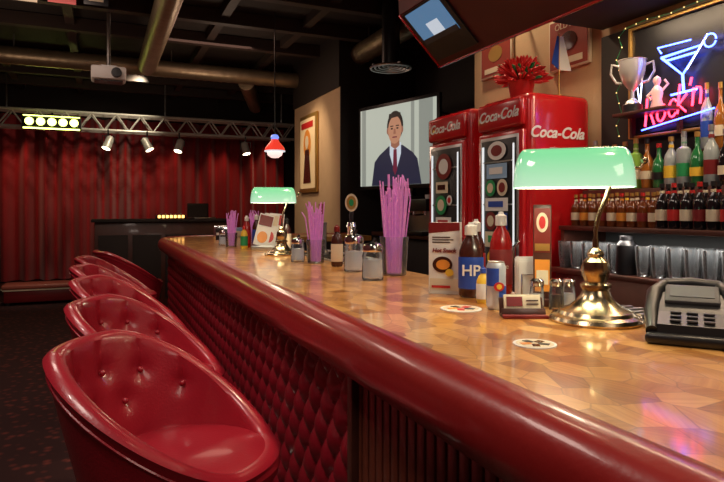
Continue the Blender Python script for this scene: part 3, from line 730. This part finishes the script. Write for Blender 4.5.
stroke([(ox-.1,oz+.2),(ox-.12,oz+.23),(ox+.05,oz+.225)],nb,.004)
stroke([(ox+.14+.028*math.cos(a*.5),oz+.2+.028*math.sin(a*.5)) for a in range(13)],nb); stroke([(ox-.05,oz+.0),(ox+.08,oz+.005)],nb,.005)
def L_(ch,x,z,s_):
    S={'R':[[(0,0),(0,1),(.4,1),(.5,.8),(.4,.55),(0,.5)],[(.2,.5),(.5,0)]],
       'o':[[(.22+.22*math.cos(a*.524),.3+.3*math.sin(a*.524)) for a in range(13)]],
       'c':[[(.25+.22*math.cos(.7+a*.49),.3+.3*math.sin(.7+a*.49)) for a in range(11)]],
       'k':[[(0,0),(0,1)],[(.4,.6),(.02,.3),(.42,0)]],"'":[[(0,.8),(.06,1.05)]],'n':[[(0,0),(0,.6)],[(0,.42),(.15,.6),(.32,.55),(.38,.4),(.38,0)]]}[ch]
    for st in S: stroke([(x+(px+.12*pz)*s_,z+pz*s_*1.3+px*s_*.1) for px,pz in st],nr,.005)
x=-.45; z=-.225
for ch,w in zip("Rock'n",(.6,.55,.5,.5,.2,.5)): L_(ch,x,z,.10); x+=w*.10*1.05; z+=.012
b.tube([(-.47,-.03,-.24),(-.1,-.03,-.19)],.0035,nb,6)
stroke([(-.50,.0),(-.49,.08),(-.47,-.02),(-.48,-.12),(-.5,.0)],nw,.003)
for x in (-.36,-.16): b.tube([(x,-.03,.08),(x,.0,.08)],.003,steel,6)
b.done('neon_sign',(2.40,1.62,2.01),R(-90))
fl=mat('fairy_bulb',(1,.8,.4),.4,emit=(1,.6,.2),es=2.5)
b=B(); wire=[]
for i in range(26):
    if i<10: p=(2.385,2.24+.02*math.sin(i*2.1),1.76+.055*i)
    else: p=(2.385,2.2-.065*(i-10),2.3-.012*abs(math.sin(i*.8)))
    wire.append(p); b.ball(p,.003,fl,seg=8)
b.tube(wire,.0015,greenp,4); b.done('fairy_lights')

def wallframe(y,z,w,h,a,c2,t):
    b=B(); b.box((0,0,0),(w,.02,h),creamp,.004); b.rect(-w/2+.012,-h/2+.012,w/2-.012,h/2-.012,-.012,a); b.ell(0,h*.02,w*.22,h*.18,-.014,c2); b.rect(-w*.35,-h*.40,w*.35,-h*.28,-.014,creamp)
    o=b.done('framed_sign',(2.435,y,z),R(-90)); text(t,h*.17,creamp,o,(0,-.017,h*.33),(R(90),0,0))
sgn=mat('sign_maroon',(.30,.04,.025),.5)
wallframe(3.32,2.43,.34,.29,sgn,goldp,'BEER 135'); wallframe(2.64,2.34,.32,.30,sgn,brownp,'OLD ALE')
th=B(); th.lathe([(.03,0),(.035,-.02),(.02,-.035),(.001,-.036)],(0,0,0),glow,18); th.tube([(0,0,0),(.2,0,.02)],.01,black); th.done('wall_lamp',(2.23,3.05,2.62))

# hanging TV bulkhead
tvg=mat('tv_picture',(.05,.08,.12),.15,emit=(.08,.2,.36),es=.8)
b=B(); cs=[(1.9,2.26),(1.62,2.54),(1.58,3.3),(1.95,3.3)]
def ext(cs,y0,y1,m):
    n=len(cs); vs=[(x,y0,z) for x,z in cs]+[(x,y1,z) for x,z in cs]
    b.add(vs,[list(range(n)),list(range(n,2*n))[::-1]]+[[i,(i+1)%n,(i+1)%n+n,i+n] for i in range(n)],m,None,False)
ext(cs,-.3,3.16,dredm)
d=Vector((1.62-1.9,0,2.54-2.26)); nrm=Vector((-.707,0,-.707))
def facequad(y0,y1,a0,a1,o,m):
    P=[]
    for y_,a in ((y0,a0),(y1,a0),(y1,a1),(y0,a1)):
        q_=Vector((1.9,0,2.26))+d*a+nrm*o; P.append((q_.x,y_,q_.z))
    P+= [tuple(Vector(p)-nrm*.012) for p in P]
    b.add(P,[[0,1,2,3],[7,6,5,4],[0,4,5,1],[1,5,6,2],[2,6,7,3],[3,7,4,0]],m,None,False)
for y0 in (2.70,1.3,.2):
    facequad(y0,y0+.42,.12,.98,.014,black); facequad(y0+.04,y0+.39,.42,.95,.018,tvg); facequad(y0+.15,y0+.27,.5,.7,.02,e_sh); facequad(y0+.04,y0+.39,.42,.50,.021,gkey)
b.tube([(1.9,-.3,2.262),(1.9,3.16,2.262)],.008,fred,6); b.tube([(1.9,3.16,2.262),(1.62,3.16,2.54)],.008,fred,6)
for y in (0,1.5,3): b.tube([(1.77,y,3.3),(1.77,y,3.5)],.015,steel)
b.done('television_bulkhead')

# ---------------------------------------------------------------- lights
def area(loc,size,pw,col,rot=(0,0,0),sy=None):  # unseen area fills, added for ambient light and to brighten shelves
    l=bpy.data.lights.new('area_fill','AREA'); l.energy=pw; l.color=col; l.size=size
    if sy: l.shape='RECTANGLE'; l.size_y=sy
    o=bpy.data.objects.new('area_fill',l); scene.collection.objects.link(o); o.location=loc; o.rotation_euler=rot; return o
def spot(loc,tgt,pw,col,ang=60,soft=.06):
    l=bpy.data.lights.new('spot_light','SPOT'); l.energy=pw; l.color=col; l.spot_size=R(ang); l.spot_blend=.8; l.shadow_soft_size=soft
    o=bpy.data.objects.new('spot_light',l); scene.collection.objects.link(o); o.location=loc
    o.rotation_euler=(Vector(tgt)-Vector(loc)).to_track_quat('-Z','Y').to_euler()
warm=(1,.74,.48)
for y,p in ((.7,78),(1.9,92),(3.2,80),(4.6,55)): spot((1.2,y,3.2),(1.02,y+.05,1.12),p,warm,52,.08)
area((-.5,.9,3.3),.6,22,(1,.82,.70)); area((-.5,3.0,3.3),.6,17,(1,.78,.66)); area((-.4,5.2,3.3),.6,12,(1,.72,.58))
for y in (1.7,2.6,3.6): spot((-.9,y-.5,3.2),(.20,y,.85),38,(1,.84,.74),34,.06)  # unseen spots added to brighten the chairs and quilted panel
area((.9,-1.6,3.2),1.2,20,(1,.82,.68),(R(25),0,0))  # soft fill added behind the camera
for x in (-1.2,-.4,.4,1.2,2.0,2.8): spot((x,10.55,3.25),(x+.05,11.4,1.7),42,(1,.33,.2),38,.03)
area((2.15,1.5,2.32),1.4,13,warm,sy=.08,rot=(0,0,R(90)))
area((2.12,1.5,1.285),1.6,4.5,(1,.9,.8),sy=.03,rot=(0,0,R(90)))  # added strip under the shelf that brightens the glasses
area((1.6,2.8,3.2),.4,8,warm); spot((2.15,3.3,3.3),(2.43,2.9,2.3),60,warm,90); spot((1.5,2.3,2.9),(2.1,2.9,1.7),36,warm,70)  # unseen lamps added to brighten the wall and fridges
spot((1.5,1.2,3.2),(2.3,1.8,1.6),55,warm,60)  # unseen spot added to light the bottles
spot((1.7,7.2,3.3),(2.6,7.5,1.9),75,warm,60)
spot((.6,9.6,3.4),(.2,10.4,2.8),45,(1,.85,.6),90); spot((-.8,9.0,3.4),(-.8,10.3,.2),60,(1,.8,.6),34)  # unseen spots added to brighten the truss and the bench area
area((1.2,7.0,3.38),1.0,9,(1,.6,.45)); 
for x,y in ((-.9,6.6),(1.4,7.2)):
    l=bpy.data.lights.new('ceiling_fill','POINT'); l.energy=9; l.color=(1,.72,.52); l.shadow_soft_size=.15  # unseen point fills, added to brighten ceiling and ducts
    o=bpy.data.objects.new('ceiling_fill',l); scene.collection.objects.link(o); o.location=(x,y,2.6)
w=bpy.data.worlds.new('room_world'); scene.world=w; w.use_nodes=True; w.node_tree.nodes['Background'].inputs[0].default_value=(.05,.03,.025,1); w.node_tree.nodes['Background'].inputs[1].default_value=.3

# ---------------------------------------------------------------- camera
cam=bpy.data.cameras.new('camera'); co=bpy.data.objects.new('camera',cam); scene.collection.objects.link(co); scene.camera=co
co.location=(0,0,1.39); co.rotation_euler=(R(90),0,R(-23.6)); cam.sensor_width=36; cam.lens=600/724*36; cam.shift_y=-31/724; cam.clip_start=.02
